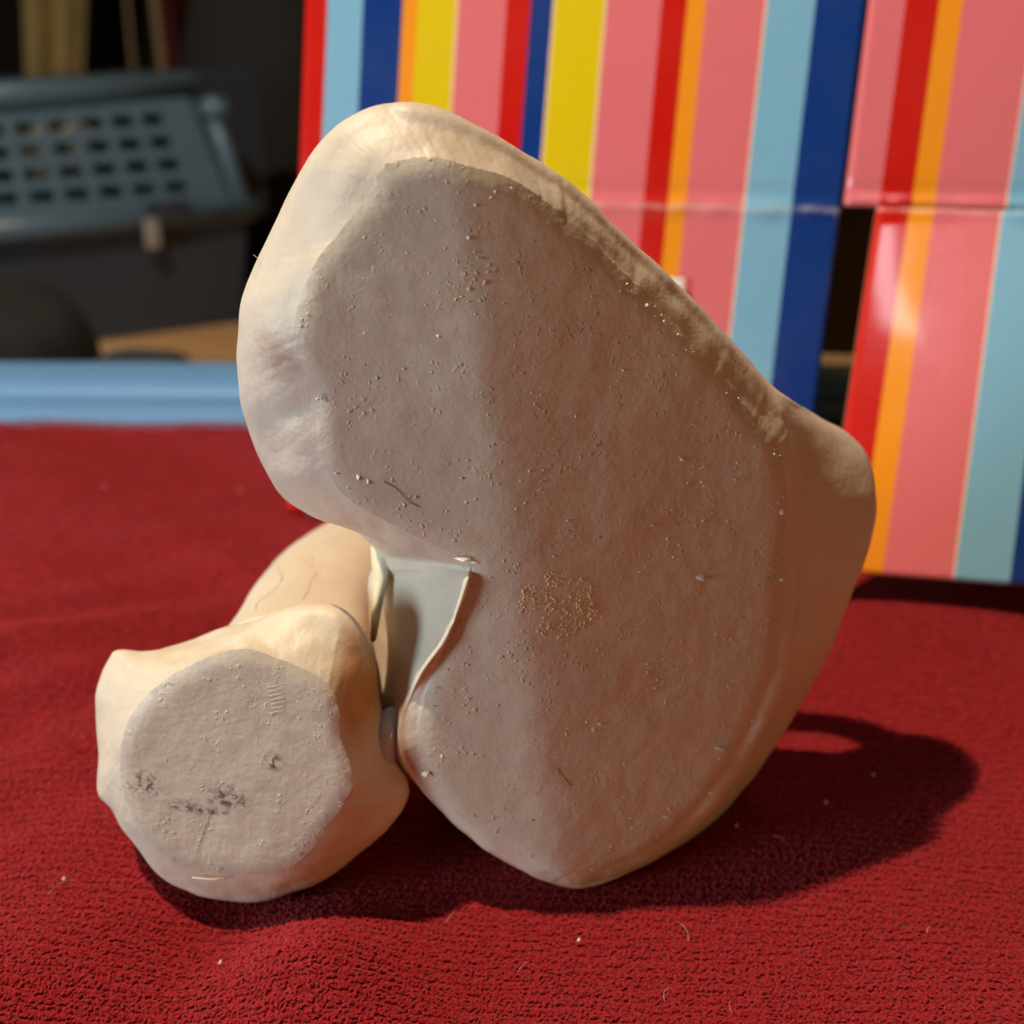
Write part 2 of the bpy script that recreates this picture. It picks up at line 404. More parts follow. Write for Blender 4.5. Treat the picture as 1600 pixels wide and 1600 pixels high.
def jit(i, amp, f, s):
    return amp * (0.8 * noise.noise(Vector((i * f * 0.3, s, 8.3))) + 0.8 * noise.noise(Vector((i * f, s, 0.3))) + 0.5 * noise.noise(Vector((i * f * 2.7, s, 4.3))))
def build_lobe(ST, N, y0, fn, rest, jamp, nm_body, nm_face, mat_body, mat_face, disp):
    arr = crom(ST, True, N)
    inner, rim, body = [], [], []
    for i, (ix, iy, rx, ry, rd, bx, by) in enumerate(arr):
        if ST is MAIN: rd *= 1 - 0.25 * min(1, max(0, (610 - rx) / 160)) * min(1, max(0, (860 - ry) / 220))
        if ST is LOBE: ix, iy = 368 + (ix - 373) * 1.05, 1194 + (iy - 1198) * 1.05
        ja = jamp(ix, iy)
        ix += jit(i, ja, 0.35, 1.0); iy += jit(i, ja, 0.35, 7.0)
        p = face_pt(ix, iy, y0, fn) + Vector((0, 0.0006, 0)); inner.append(p)
        q = face_pt(rx, ry, y0, fn); rim.append(atY(rx, ry, q.y + rd)); body.append((bx, by))
    rings = rest(inner, rim, body)                       # list of ring lists beginning with inner, mid, rim ...
    K = len(rings); arrR = np.array([[tuple(v) for v in r] for r in rings])    # K,N,3
    # subdivide along depth with Catmull-Rom
    sub = []
    for i in range(N):
        sub.append(crom(arrR[:, i, :], False, (K - 1) * 7 + 1))
    G = np.array(sub).transpose(1, 0, 2)                 # R,N,3
    R = G.shape[0]
    # carved relief, pushed along approximate normals
    du = np.roll(G, -1, 1) - np.roll(G, 1, 1); dv = np.gradient(G, axis=0)
    nrm = np.cross(du, dv); nrm /= (np.linalg.norm(nrm, axis=2, keepdims=True) + 1e-12)
    cen = G.mean(axis=(0, 1)); sgn = np.sign(((G - cen) * nrm).sum()); nrm *= sgn
    for r in range(1, R - 1):
        w = min(1.0, r / 4.0)
        for i in range(N):
            p = Vector(G[r, i])
            G[r, i] += nrm[r, i] * w * disp(p, r, i, R)
    V = [tuple(G[r, i]) for r in range(R) for i in range(N)]
    Fc = [(r * N + i, r * N + (i + 1) % N, (r + 1) * N + (i + 1) % N, (r + 1) * N + i) for r in range(R - 1) for i in range(N)]
    V.append(tuple(G[-1].mean(axis=0)))
    Fc += [((R - 1) * N + i, (R - 1) * N + (i + 1) % N, len(V) - 1) for i in range(N)]
    bod = mesh_obj(nm_body, V, Fc, mat_body, sculpt)
    # cut face
    B = [(p.x, p.z) for p in inner]
    xs_ = np.array(B); g = 0.0011
    gx, gz = np.meshgrid(np.arange(xs_[:, 0].min(), xs_[:, 0].max(), g), np.arange(xs_[:, 1].min(), xs_[:, 1].max(), g))
    gp = np.column_stack([gx.ravel(), gz.ravel()]) + RNG.normal(0, 0.00015, (gx.size, 2))
    # inside test
    ins = np.zeros(len(gp), bool); j = N - 1
    for i in range(N):
        x1, z1 = B[i]; x2, z2 = B[j]
        if z1 != z2:
            cond = ((z1 > gp[:, 1]) != (z2 > gp[:, 1])) & (gp[:, 0] < (x2 - x1) * (gp[:, 1] - z1) / (z2 - z1) + x1)
            ins ^= cond
        j = i
    d = np.min(np.hypot(gp[:, None, 0] - xs_[None, :, 0], gp[:, None, 1] - xs_[None, :, 1]), axis=1)
    gp = gp[ins & (d > 0.0005)]; d = d[ins & (d > 0.0005)] if False else None
    co = [Vector(b) for b in B] + [Vector(p) for p in gp]
    vo, _, fo, *_ = delaunay_2d_cdt(co, [], [list(range(N))], 1, 1e-7)
    V3 = []
    for k, v in enumerate(vo):
        y = y0 + float(fn(v.x, v.y))
        db = float(np.min(np.hypot(xs_[:, 0] - v.x, xs_[:, 1] - v.y)))
        y += 0.0006 * max(0.0, 1.0 - db / 0.0022) ** 2
        if db > 1e-6:
            w = min(1, db / 0.002)
            y += w * (0.00022 * noise.noise(Vector((v.x * 90, v.y * 90, 2))) + 0.00010 * noise.noise(Vector((v.x * 420, v.y * 420, 5))))
        V3.append((v.x, y, v.y))
    me = bpy.data.meshes.new(nm_face); me.from_pydata(V3, [], fo); me.update()
    bm = bmesh.new(); bm.from_mesh(me); bm.normal_update()
    if sum(f.normal.y for f in bm.faces) > 0: bmesh.ops.reverse_faces(bm, faces=bm.faces)
    bm.to_mesh(me); bm.free()
    fob = link_mesh(nm_face, me, mat_face, bod)
    fob.matrix_parent_inverse = bod.matrix_basis.inverted() @ bod.matrix_parent_inverse.inverted() @ Matrix.Translation(-Vector(sculpt.location)) if False else Matrix.Identity(4)
    return bod, fob, inner, G

def P_(px, py): p = atY(px, py, YF); return p.x, p.z
brown = (0.28, 0.17, 0.11)
x1, z1 = P_(440, 575); x2, z2 = P_(412, 548)
mat_main = plaster('plaster_main', patches=[(x1, z1, .0035, .003, (0.42, 0.27, 0.20), 0.8, 0.3, 0.6, 160), (x2, z2, .003, .003, (0.45, 0.30, 0.22), 0.7, 0.3, 0.6, 160)])
mat_face = plaster('plaster_cut_face', face=True, base=(0.66, 0.575, 0.455))
sm = []
for (px, py, rx, ry) in ((232, 1218, 40, 34), (290, 1243, 45, 14), (362, 1228, 50, 30), (434, 1172, 22, 22), (330, 1250, 60, 10)):
    x, z = P_(px, py); sm.append((x, z, rx * 8.3e-5, ry * 9e-5, (0.07, 0.05, 0.055), 0.85, 0.47, 0.56, 900))
x, z = P_(490, 1308); sm.append((x, z, 24 * 8.3e-5, 14 * 9e-5, (0.02, 0.015, 0.015), 0.95, 0.52, 0.57, 700))
mat_lface = plaster('plaster_lobe_face', face=True, base=(0.68, 0.595, 0.48), smudges=sm)
_s = atY(578, 1010, 0.155); x1, z1 = _s.x, _s.z
mat_lobe = plaster('plaster_lobe', patches=[(x1, z1, .0042, .0110, (0.50, 0.24, 0.06), 0.95, 0.15, 0.45, 90)], base=(0.74, 0.64, 0.50))  # amber patch on the lobe's right rear edge

def disp_main(p, r, i, R):
    v = 0.0005 * noise.noise(p * 75) + 0.0002 * noise.noise(p * 240)
    if r < 22: v += 0.0009 * (abs(noise.noise(p * 48)) - 0.2) * math.exp(-((r - 7) / 6.0) ** 2) + 0.00025 * abs(noise.noise(p * 170)) * math.exp(-((r - 6) / 4.0) ** 2)
    # knife ticks on the bevel
    k = noise.noise(Vector((i * 0.55, 3.1, 0)))
    if r < 16: v += 0.00009 * max(0, k) * math.exp(-((r - 6) / 5.0) ** 2) 
    return v
def rest_main(inner, rim, body):
    n = len(inner)
    mid = [(a * 0.45 + b * 0.55) + Vector((0, -0.0010, 0)) for a, b in zip(inner, rim)]
    bod = []
    for i, (bx, by) in enumerate(body):
        depth = 0.030
        if bx > 1270 and by < 1010: depth = float(np.interp(by, [663, 760, 900, 1010], [0.043, 0.033, 0.026, 0.026]))
        if bx < 640 and by < 840: depth = 0.017
        if 585 <= bx <= 625 and 840 < by < 1180: depth = 0.024
        bod.append(atY(bx, by, YF + depth))
    c = Vector((0.012, YF, 0.052))
    b1, b2, b3 = [], [], []
    for v in bod:
        w = v - c; w.y = 0
        k = 0.86 - 0.46 * min(1.0, max(0.0, (-w.x - 0.016) / 0.02)) * (1.0 if v.z > 0.05 else 0.0)
        b1.append(Vector((c.x + w.x * k, v.y + 0.009, c.z + w.z * 0.84 - 0.002)))
        b2.append(Vector((c.x + w.x * 0.58 + 0.002, YF + 0.044, c.z + w.z * 0.55 - 0.004)))
        b3.append(Vector((c.x + w.x * 0.2 + 0.002, YF + 0.047, c.z + w.z * 0.2 - 0.005)))
    def sm(lst, k):
        a = np.array([tuple(v) for v in lst])
        for _ in range(k): a = 0.5 * a + 0.25 * (np.roll(a, 1, 0) + np.roll(a, -1, 0))
        return [Vector(v) for v in a]
    return [inner, mid, rim, sm(bod, 8), sm(b1, 40), sm(b2, 60), sm(b3, 60)]
main, main_face, inner_m, Gm = build_lobe(MAIN, 560, YF, ridge_main, rest_main, lambda x, y: 6.0 if (x > 850 and y < 740) else (4.0 if x > 1150 else 1.8),
                                 'main_lobe', 'cut_face', mat_main, mat_face, disp_main)

YL = 0.136
def flat(x, z): return 0.09 * (z - 0.02) - 0.10 * (x + 0.035) 
SH = [(440,1085,150,125,.158), (468,1015,116,102,.172), (500,945,108,84,.190), (548,890,104,72,.210), (612,850,96,62,.232), (690,835,88,58,.252)]
def disp_lobe(p, r, i, R):
    v = 0.0005 * noise.noise(p * 80 + Vector((3, 1, 2))) + 0.0002 * noise.noise(p * 260)
    if r < 24: v += (0.0022 * (abs(noise.noise(p * 62 + Vector((5, 0, 2)))) - 0.2) + 0.0007 * abs(noise.noise(p * 190))) * math.exp(-((r - 8) / 6.0) ** 2) * (1.0 if 15 < i < 125 else 0.45)
    return v * (0.4 if r > 28 else 1)
def rest_lobe(inner, rim, body):
    n = len(inner)
    mid = [(a * 0.45 + b * 0.55) + Vector((0, -0.0009, 0)) for a, b in zip(inner, rim)]
    bod = [atY(bx, by, YL + 0.020) for bx, by in body]
    rings = [inner, mid, rim, bod]
    ang = [math.atan2(by - 1170, bx - 385) for bx, by in body]
    for (cx, cy, rx, ry, Yd) in SH:
        rings.append([atY(cx + rx * math.cos(a), cy + ry * math.sin(a), Yd) for a in ang])
    return rings
lobe, lobe_face, inner_l, Gl = build_lobe(LOBE, 300, YL, flat, rest_lobe, lambda x, y: 1.8 if x > 480 else 1.0,
                                 'small_lobe', 'cut_face', mat_lobe, mat_lface, disp_lobe)

# flecks standing on the cut faces (real chips, joined)
def flecks(parent, y0, fn, polyimg, n, name, mat, smin, smax, seed, dens=None):
    rr = random.Random(seed); mb = MB(); k = 0; tries = 0
    while k < n and tries < n * 40:
        tries += 1
        px = rr.uniform(*polyimg[0]); py = rr.uniform(*polyimg[1])
        if not polyimg[2](px, py): continue
        if dens and rr.random() > dens(px, py): continue
        p = face_pt(px, py, y0, fn); s = smin * (smax / smin) ** (rr.random() ** 2.2)
        a = rr.uniform(0, 6.28); e = rr.uniform(0.4, 1.0)
        ux = Vector((math.cos(a), 0, math.sin(a))) * s; uz = Vector((-math.sin(a), 0, math.cos(a))) * s * e
        q = p + Vector((0, 0.00003, 0)); out = Vector((0, -1, 0)) * s * rr.uniform(0.4, 1.0)
        V = [q + ux, q + ux * 0.3 + uz, q - ux + uz * 0.4, q - ux * 0.7 - uz * 0.7, q + ux * 0.4 - uz,
             q + out + ux * rr.uniform(-.4, .4), q + out * 0.7 - ux * 0.4]
        mb.add(V, [(0, 1, 5), (1, 2, 6, 5), (2, 3, 6), (3, 4, 5, 6), (4, 0, 5)]); k += 1
    o = mb.obj(name, mat, parent, False); o.matrix_parent_inverse = Matrix.Identity(4); tag(o, kind='stuff'); return o
def inside_img(ST):
    pl = crom([(s[0], s[1]) for s in ST], True, 160)
    def f(x, y):
        c = False; j = len(pl) - 1
        for i in range(len(pl)):
            if (pl[i][1] > y) != (pl[j][1] > y) and x < (pl[j][0] - pl[i][0]) * (y - pl[i][1]) / (pl[j][1] - pl[i][1]) + pl[i][0]: c = not c
            j = i
        return c
    return f
fm, fl_ = inside_img(MAIN), inside_img(LOBE)
chip_m = plain('plaster_chip', (0.74, 0.65, 0.54), 0.42)
crumb_m = plain('tan_crumb', (0.80, 0.62, 0.36), 0.6)
flecks(main, YF, ridge_main, ((460, 1230), (250, 1370), fm), 1500, 'surface_chips', chip_m, 0.00006, 0.00030, 3,
       lambda x, y: 0.25 + 0.75 * (0.5 + 0.5 * noise.noise(Vector((x * 0.008, y * 0.008, 1)))) * (1 if y > 420 else 0.35))
flecks(lobe, YL, flat, ((200, 545), (1030, 1365), fl_), 220, 'surface_chips', chip_m, 0.00006, 0.00018, 4, lambda x, y: 1.0 if x > 380 else 0.35)
def scuff(x, y):
    d = math.hypot((x - 872) / 62, (y - 945) / 52)
    ring = 1.0 if (0.55 < d < 1.0) else (0.6 if d <= 0.55 else 0.0)
    return ring * (0.35 + 0.65 * (noise.noise(Vector((x * 0.06, y * 0.06, 9))) > -0.1)) * (1.0 if y < 965 else 0.35)
flecks(main, YF, ridge_main, ((805, 945), (890, 1010), fm), 650, 'scuffed_patch', crumb_m, 0.00014, 0.00036, 5, scuff)
# single large chips, ticks and scratches seen on the face
mb = MB()
def chip(px, py, w, hh, y0=YF, fn=ridge_main):
    pts = []
    for k in range(9):
        a = 2 * math.pi * k / 9; r = random.uniform(0.7, 1.1)
        pts.append(face_pt(px + math.cos(a) * w * r, py + math.sin(a) * hh * r, y0, fn) + Vector((0, 0.00004, 0)))
    c = face_pt(px + w * 0.2, py + hh * 0.5, y0, fn) + Vector((0, -0.0009 if w >= 14 else -0.00032, 0))
    mb.add(pts + [c], [(k, (k + 1) % 9, 9) for k in range(9)])
for a in ((1096, 901, 14, 6), (684, 524, 5, 4), (938, 1130, 7, 4), (928, 1140, 5, 3), (1043, 1276, 10, 3), (732, 371, 5, 4), (1021, 820, 8, 3), (975, 578, 5, 3),
          (925, 462, 4, 3), (1066, 717, 5, 4), (860, 515, 4, 3), (720, 872, 18, 3), (738, 878, 12, 3), (560, 745, 4, 6), (575, 752, 3, 5), (1222, 800, 6, 5), (1222, 905, 6, 4),
          (1130, 1168, 14, 3), (700, 975, 4, 4), (690, 1180, 5, 6), (665, 1210, 7, 5)): chip(*a)
o = mb.obj('loose_chips', chip_m, main, False); o.matrix_parent_inverse = Matrix.Identity(4); tag(o, kind='stuff')
dark_m = plain('dark_scratch', (0.05, 0.035, 0.03), 0.8)
mb = MB()
for pl in (((600,752),(618,762),(640,785),(655,792)), ((870,1200),(880,1213),(892,1228)), ((1132,945),(1146,948)), ((1158,962),(1172,966)), ((505,615),(511,628)), ((862,1378),(885,1366)),
           ((677,1102),(682,1104)), ((830,1280),(836,1282)), ((1172,985),(1180,988))):
    mb.tube([face_pt(a, b, YF, ridge_main) + Vector((0, -0.00002, 0)) for a, b in pl], 0.000045, 5)
o = mb.obj('dark_nicks', dark_m, main); o.matrix_parent_inverse = Matrix.Identity(4); tag(o, kind='stuff')
mb = MB()
mb.tube([face_pt(a, b, YL, flat) + Vector((0, -0.00002, 0)) for a, b in ((385,1180),(365,1205),(345,1240),(325,1275),(310,1320),(302,1350))], 0.000035, 5)
mb.tube([face_pt(a, b, YL, flat) + Vector((0, -0.00002, 0)) for a, b in ((300,1371),(330,1374),(350,1372))], 0.0001, 5)
for k in range(7):
    mb.tube([face_pt(418 + k * 1.5, 1074 + k * 6.5, YL, flat), face_pt(450 - k, 1068 + k * 7, YL, flat)], 0.00004, 5)
o = mb.obj('pale_scratches', chip_m, lobe); o.matrix_parent_inverse = Matrix.Identity(4); tag(o, kind='stuff')

# hairline veins on the shaft, laid on its surface
bvh = BVHTree.FromPolygons([v.co.copy() for v in lobe.data.vertices], [tuple(p.vertices) for p in lobe.data.polygons])
def onlobe(px, py):
    hit = bvh.ray_cast(Vector((0, 0, H)), ray(px, py).normalized())
    return hit[0]
vein_m = plain('vein_line', (0.55, 0.34, 0.22), 0.7)
for line in (((432,878),(436,890),(441,900),(437,912),(424,926),(408,938),(400,946),(400,955)),
             ((488,872),(487,882),(492,892),(494,898),(486,908),(482,922),(472,938)), ((474,872),(478,880),(482,884))):
    q = [onlobe(*a) for a in crom(line, False, 24)]
    q = [p for p in q if p is not None]
    if len(q) > 3:
        mb = MB(); mb.tube([p + Vector((0, 0, 0.00001)) for p in q], [0.00010 * (0.4 + 0.7 * random.random()) for _ in q], 5)
        o = mb.obj('vein', vein_m, lobe); o.matrix_parent_inverse = Matrix.Identity(4)

# arched handle-like loop at the rear, whose gap shows in the shadow
arch = crom([(.050, .170, .052), (.053, .182, .054), (.046, .193, .055), (.034, .1965, .054), (.018, .195, .050), (.006, .189, .046), (-.002, .182, .044)], False, 40)
rad = crom([(.0075,), (.0052,), (.0042,), (.0042,), (.0070,), (.0095,), (.010,)], False, 40)[:, 0]
mb = MB(); mb.tube([tuple(p) for p in arch], list(rad), 14); mb.obj('rear_loop', mat_main, sculpt)

# thin pale fin added to stand for the lit sliver of the flank, bead of clear glue between the lobes
lit_sliver_m = plain('lit_sliver_pale', (0.84, 0.74, 0.50), 0.5)
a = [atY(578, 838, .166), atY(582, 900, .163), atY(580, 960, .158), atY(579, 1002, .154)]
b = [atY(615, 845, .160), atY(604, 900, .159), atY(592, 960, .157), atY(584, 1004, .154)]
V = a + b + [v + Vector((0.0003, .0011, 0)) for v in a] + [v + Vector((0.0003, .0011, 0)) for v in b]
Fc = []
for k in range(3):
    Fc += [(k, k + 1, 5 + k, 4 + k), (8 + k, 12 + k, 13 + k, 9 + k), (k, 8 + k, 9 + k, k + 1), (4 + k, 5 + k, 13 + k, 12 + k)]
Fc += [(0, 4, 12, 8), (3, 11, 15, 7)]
mesh_obj('lit_sliver_fin', V, Fc, lit_sliver_m, sculpt)
t = NT('clear_glue'); t.set(base=(0.62, 0.60, 0.62), rough=0.10, trans=0.15, sss=0.2); glue_m = t.m
bm = bmesh.new(); bmesh.ops.create_uvsphere(bm, u_segments=24, v_segments=16, radius=1)
c = atY(607, 1150, 0.1468)
for v in bm.verts:
    v.co = Vector((c.x + v.co.x * 0.0024 + 0.0006 * v.co.z, c.y + v.co.y * 0.004, c.z + v.co.z * 0.0058 * (1 - 0.2 * v.co.z)))
bm_obj('glue_bead', bm, glue_m, sculpt, True)
# stray hair on the left edge
mb = MB(); mb.tube([atY(396, 398, .150), atY(403, 404, .149), atY(409, 412, .149), atY(412, 420, .150)], 0.00002, 4)
o = mb.obj('stray_hair', lint_m, sculpt)

# ------------------------------------------------------------------ striped box
box = empty('striped_box', (0.02, 0.30, 0.0))
tag(box, 'glossy cardboard box with upright pink, red, yellow and blue stripes behind the sculpture', 'box')
C = {'r': (0.60, 0.008, 0.003), 'l': (0.21, 0.48, 0.68), 'n': (0.002, 0.040, 0.23), 'o': (0.92, 0.32, 0.012), 'y': (0.76, 0.58, 0.002), 'p': (0.76, 0.175, 0.20), 'w': (0.9, 0.62, 0.42)}
def stripes_mat(name, stops, crease=-1.0):
    t = NT(name)
    uv = t.n('ShaderNodeUVMap', uv_map='UVMap').outputs[0]
    u = t.n('ShaderNodeSeparateXYZ', inp={0: uv}).outputs[0]
    wob = t.math('MULTIPLY', t.math('SUBTRACT', t.noise(900, 2), 0.5), 0.0012)
    c = t.ramp(t.math('ADD', u, wob), stops, 'CONSTANT')
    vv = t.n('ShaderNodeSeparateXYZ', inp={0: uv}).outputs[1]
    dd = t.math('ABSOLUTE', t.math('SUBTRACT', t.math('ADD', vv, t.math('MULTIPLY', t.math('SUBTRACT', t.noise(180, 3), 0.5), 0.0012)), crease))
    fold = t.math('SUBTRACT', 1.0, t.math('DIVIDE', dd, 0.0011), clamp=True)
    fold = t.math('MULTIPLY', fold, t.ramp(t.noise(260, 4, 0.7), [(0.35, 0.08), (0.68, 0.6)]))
    c = t.mix(fold, c, (0.75, 0.66, 0.64))  # worn ink and the crease highlight, both painted as a pale line
    c = t.mix(t.ramp(t.noise(25, 4), [(0.3, 0.04), (0.7, 0.0)]), c, (0.5, 0.35, 0.3))
    t.set(base=c, rough=t.ramp(t.noise(60, 4), [(0.3, 0.16), (0.7, 0.26)]), spec=0.5, coat=0.6,
          normal=t.bump(t.noise(120, 3), 0.00025, 0.5))
    t.b.inputs['Coat Roughness'].default_value = 0.06
    return t.m
card_m = plain('brown_card', (0.30, 0.19, 0.10), 0.85)
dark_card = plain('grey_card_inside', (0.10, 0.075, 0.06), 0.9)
def panel_frame(gl, gr, lean):
    u = (gr - gl).normalized(); up = Vector((0, 0, 1))
    nrm = u.cross(up).normalized()          # towards camera if u goes right
    w = (up * math.cos(lean) - nrm * math.sin(lean)).normalized()
    n = u.cross(w).normalized()
    return gl, u, w, n
def uvof(fr, px, py):
    p0, u, w, n = fr
    q = onplane(px, py, p0, n) - p0
    return q.dot(u), q.dot(w)
def build_panel(name, fr, uL, uR, k, vb, vt, mat, parent, crease_v, thick=0.0022, ucol=None, nu=60, nv=110):
    """sheared panel: edge u shifts by k*v; uv.x = 0..1 over ucol range"""
    p0, u, w, n = fr; V, uvs = [], []
    for j in range(nv + 1):
        v = vb + (vt - vb) * j / nv
        for i in range(nu + 1):
            s = uL + (uR - uL) * i / nu
            d = 0.0
            for cv in crease_v:
                z = (v - cv) / 0.0016
                rag = noise.noise(Vector((s * 160, cv * 50, 2)))
                d += 0.0008 * math.exp(-(z + 0.5 * rag) ** 2) * (1 + 0.9 * rag) - 0.0003 * math.exp(-((z - 2.2) ** 2))
            d += 0.00035 * noise.noise(Vector((s * 22, v * 22, 4)))
            V.append(p0 + u * (s + k * v) + w * v + n * d)
            uvs.append(((s - ucol[0]) / (ucol[1] - ucol[0]), v))
    M = nu + 1; nf = len(V)
    Fc = [(j * M + i, j * M + i + 1, (j + 1) * M + i + 1, (j + 1) * M + i) for j in range(nv) for i in range(nu)]
    V += [v - n * thick for v in V[:nf]]; uvs += uvs[:nf]
    nfront = len(Fc)
    Fc += [tuple(nf + q for q in f[::-1]) for f in Fc[:nfront]]
    ring = [i for i in range(M)] + [j * M + nu for j in range(1, nv + 1)] + [nv * M + i for i in range(nu - 1, -1, -1)] + [j * M for j in range(nv - 1, 0, -1)]
    for a, b in zip(ring, ring[1:] + ring[:1]): Fc.append((a, a + nf, b + nf, b))
    me = bpy.data.meshes.new(name); me.from_pydata([tuple(v) for v in V], [], Fc)
    uvl = me.uv_layers.new(name='UVMap')
    vi = np.zeros(len(me.loops), int); me.loops.foreach_get('vertex_index', vi)
    uvl.data.foreach_set('uv', np.array(uvs)[vi].ravel().astype('f'))
    me.update(); me.materials.append(mat); me.materials.append(card_m)
    mi = np.ones(len(Fc), int); mi[:nfront] = 0; mi[nfront:2 * nfront] = 1
    me.polygons.foreach_set('material_index', mi)
    sm = np.zeros(len(Fc), bool); sm[:nfront] = True; me.polygons.foreach_set('use_smooth', sm)
    o = bpy.data.objects.new(name, me); COL.objects.link(o); o.parent = parent; o.matrix_parent_inverse = Matrix.Translation(-Vector(parent.location))
    return o
# front panel
frA = panel_frame(atZ(455, 806), atZ(1300, 872), math.radians(12))
edgesA = [(478, 'r'), (510, 'l'), (566, 'n'), (629, 'o'), (650, 'w'), (653, 'y'), (712, 'w'), (716, 'p'), (790, 'r'), (827, 'n'), (862, 'w'), (865, 'y'), (944, 'w'), (947, 'p'),
          (1031, 'r'), (1073, 'o'), (1102, 'p'), (1196, 'w'), (1198, 'l'), (1275, 'n')]
u1, v1 = uvof(frA, 1136, 525); u2, v2 = uvof(frA, 1197, 0); k1 = (u2 - u1) / (v2 - v1)
u1, v1 = uvof(frA, 465, 290); u2, v2 = uvof(frA, 480, 0); k0 = (u2 - u1) / (v2 - v1)
kA = 0.0345
print('shear', k0, k1)
us = [(uvof(frA, x, 0)[0] - kA * uvof(frA, x, 0)[1], c) for x, c in edgesA]
seam = uvof(frA, 1354, 0); uSeam = seam[0] - kA * seam[1]
uc = (us[0][0] - 0.002, uSeam + 0.002)
stops = [((a - uc[0]) / (uc[1] - uc[0]), C[c]) for a, c in us]; stops[0] = (0.0, stops[0][1])
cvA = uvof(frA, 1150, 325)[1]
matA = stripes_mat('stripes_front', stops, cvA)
vt = uvof(frA, 800, -260)[1]
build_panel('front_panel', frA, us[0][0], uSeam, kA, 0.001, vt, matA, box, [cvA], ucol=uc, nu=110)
# right flap: swings a little towards the camera, its foot clear of the towel
g1, g2 = atZ(1335, 894, 0.010), atZ(1640, 918, 0.010)
ptop = onplane(1450, 327, frA[0], frA[3])
# lean chosen so that the flap's plane passes through the seam top
best = None
for a in np.linspace(-5, 40, 451):
    fr = panel_frame(g1, g2, math.radians(a)); e = abs((ptop - fr[0]).dot(fr[3]))
    if best is None or e < best[0]: best = (e, a, fr)
frB = best[2]; print('flap lean', best[1])
edgesB = [(1357, 'p'), (1416, 'r'), (1468, 'o'), (1504, 'p')]
u1, v1 = uvof(frB, 1381.6, 893); u2, v2 = uvof(frB, 1472.6, 250); kB = (u2 - u1) / (v2 - v1)
q = uvof(frB, 1490, 902); uLt = q[0] - kB * q[1]; q = uvof(frB, 1577, 915); uNv = q[0] - kB * q[1]
usB = [(uvof(frB, x, 0)[0] - kB * uvof(frB, x, 0)[1], c) for x, c in edgesB] + [(uLt - 0.0005, 'w'), (uLt, 'l'), (uNv, 'n'), (uNv + 0.016, 'y'), (uNv + 0.03, 'p'), (uNv + 0.05, 'r')]
ucB = (usB[0][0] - 0.001, uNv + 0.075)
stopsB = [((a - ucB[0]) / (ucB[1] - ucB[0]), C[c]) for a, c in usB]; stopsB[0] = (0.0, stopsB[0][1])
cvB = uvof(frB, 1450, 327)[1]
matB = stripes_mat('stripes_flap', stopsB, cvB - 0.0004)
q = uvof(frB, 1359, 400); uLow = q[0] - kB * q[1]
vtB = uvof(frB, 1450, -260)[1]
qa, qb = uvof(frB, 1412, 0), uvof(frB, 1377, 317); frU = (frA[0] - frA[3] * 0.0005, frA[1], frA[2], frA[3]); qa, qb = uvof(frU, 1412, 0), uvof(frU, 1377, 317); kU = (qa[0] - qb[0]) / (qa[1] - qb[1]); kU = kA
print('kB', kB, 'kU', kU)
def upS(px, py): q = uvof(frU, px, py); return q[0] - kU * q[1]
usU = [(uSeam + 0.0007, 'p'), (upS(1414, 0), 'r'), (upS(1466, 0), 'o'), (upS(1503, 0), 'p'), (upS(1572, 327) - 0.0005, 'w'), (upS(1572, 327), 'l'), (upS(1650, 327), 'n'), (upS(1700, 327), 'y'), (upS(1800, 327), 'p')]
ucU = (usU[0][0] - 0.001, usU[0][0] + 0.12)
stU = [((a - ucU[0]) / (ucU[1] - ucU[0]), C[c]) for a, c in usU]; stU[0] = (0.0, stU[0][1])
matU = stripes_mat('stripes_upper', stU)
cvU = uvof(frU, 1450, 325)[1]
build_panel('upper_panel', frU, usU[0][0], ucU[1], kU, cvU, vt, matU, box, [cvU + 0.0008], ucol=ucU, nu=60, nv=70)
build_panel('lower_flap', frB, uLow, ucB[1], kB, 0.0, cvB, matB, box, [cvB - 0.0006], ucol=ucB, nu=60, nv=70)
# depth of the carton: left side wall and floor
p0, u, w, n = frA
def wallpiece(name, a, b, mat, depth, t):
    V = [a, b, b - n * depth, a - n * depth]
    side = (b - a).cross(n).normalized() * t
    mesh_obj(name, V + [v + side for v in V], [(0, 1, 2, 3), (7, 6, 5, 4), (0, 4, 5, 1), (1, 5, 6, 2), (2, 6, 7, 3), (3, 7, 4, 0)], mat, box, False)
s = us[0][0] + 0.0003
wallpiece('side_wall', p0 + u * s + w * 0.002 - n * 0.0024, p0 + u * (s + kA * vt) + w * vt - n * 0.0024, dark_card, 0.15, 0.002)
sR = ucU[1] - 0.004
tl, tr_ = p0 + u * (s + kA * vt) + w * vt, p0 + u * (s + 0.30) + w * vt
wallpiece('top_shade_panel', tl - n * 0.0024, tr_ - n * 0.0024, dark_card, 0.15, 0.002)  # unseen top, added so the box shades the slot and the jar
vb_ = 0.052
bl = p0 + u * (s + 0.004) + w * vb_ - n * 0.149; br = p0 + u * (s + 0.30) + w * vb_ - n * 0.149
ht = w * (vt - vb_ - 0.004)
mesh_obj('back_wall', [bl, br, br + ht, bl + ht] + [q - n * 0.002 for q in (bl, br, br + ht, bl + ht)], [(0, 1, 2, 3), (7, 6, 5, 4), (0, 4, 5, 1), (1, 5, 6, 2), (2, 6, 7, 3), (3, 7, 4, 0)], dark_card, box, False)
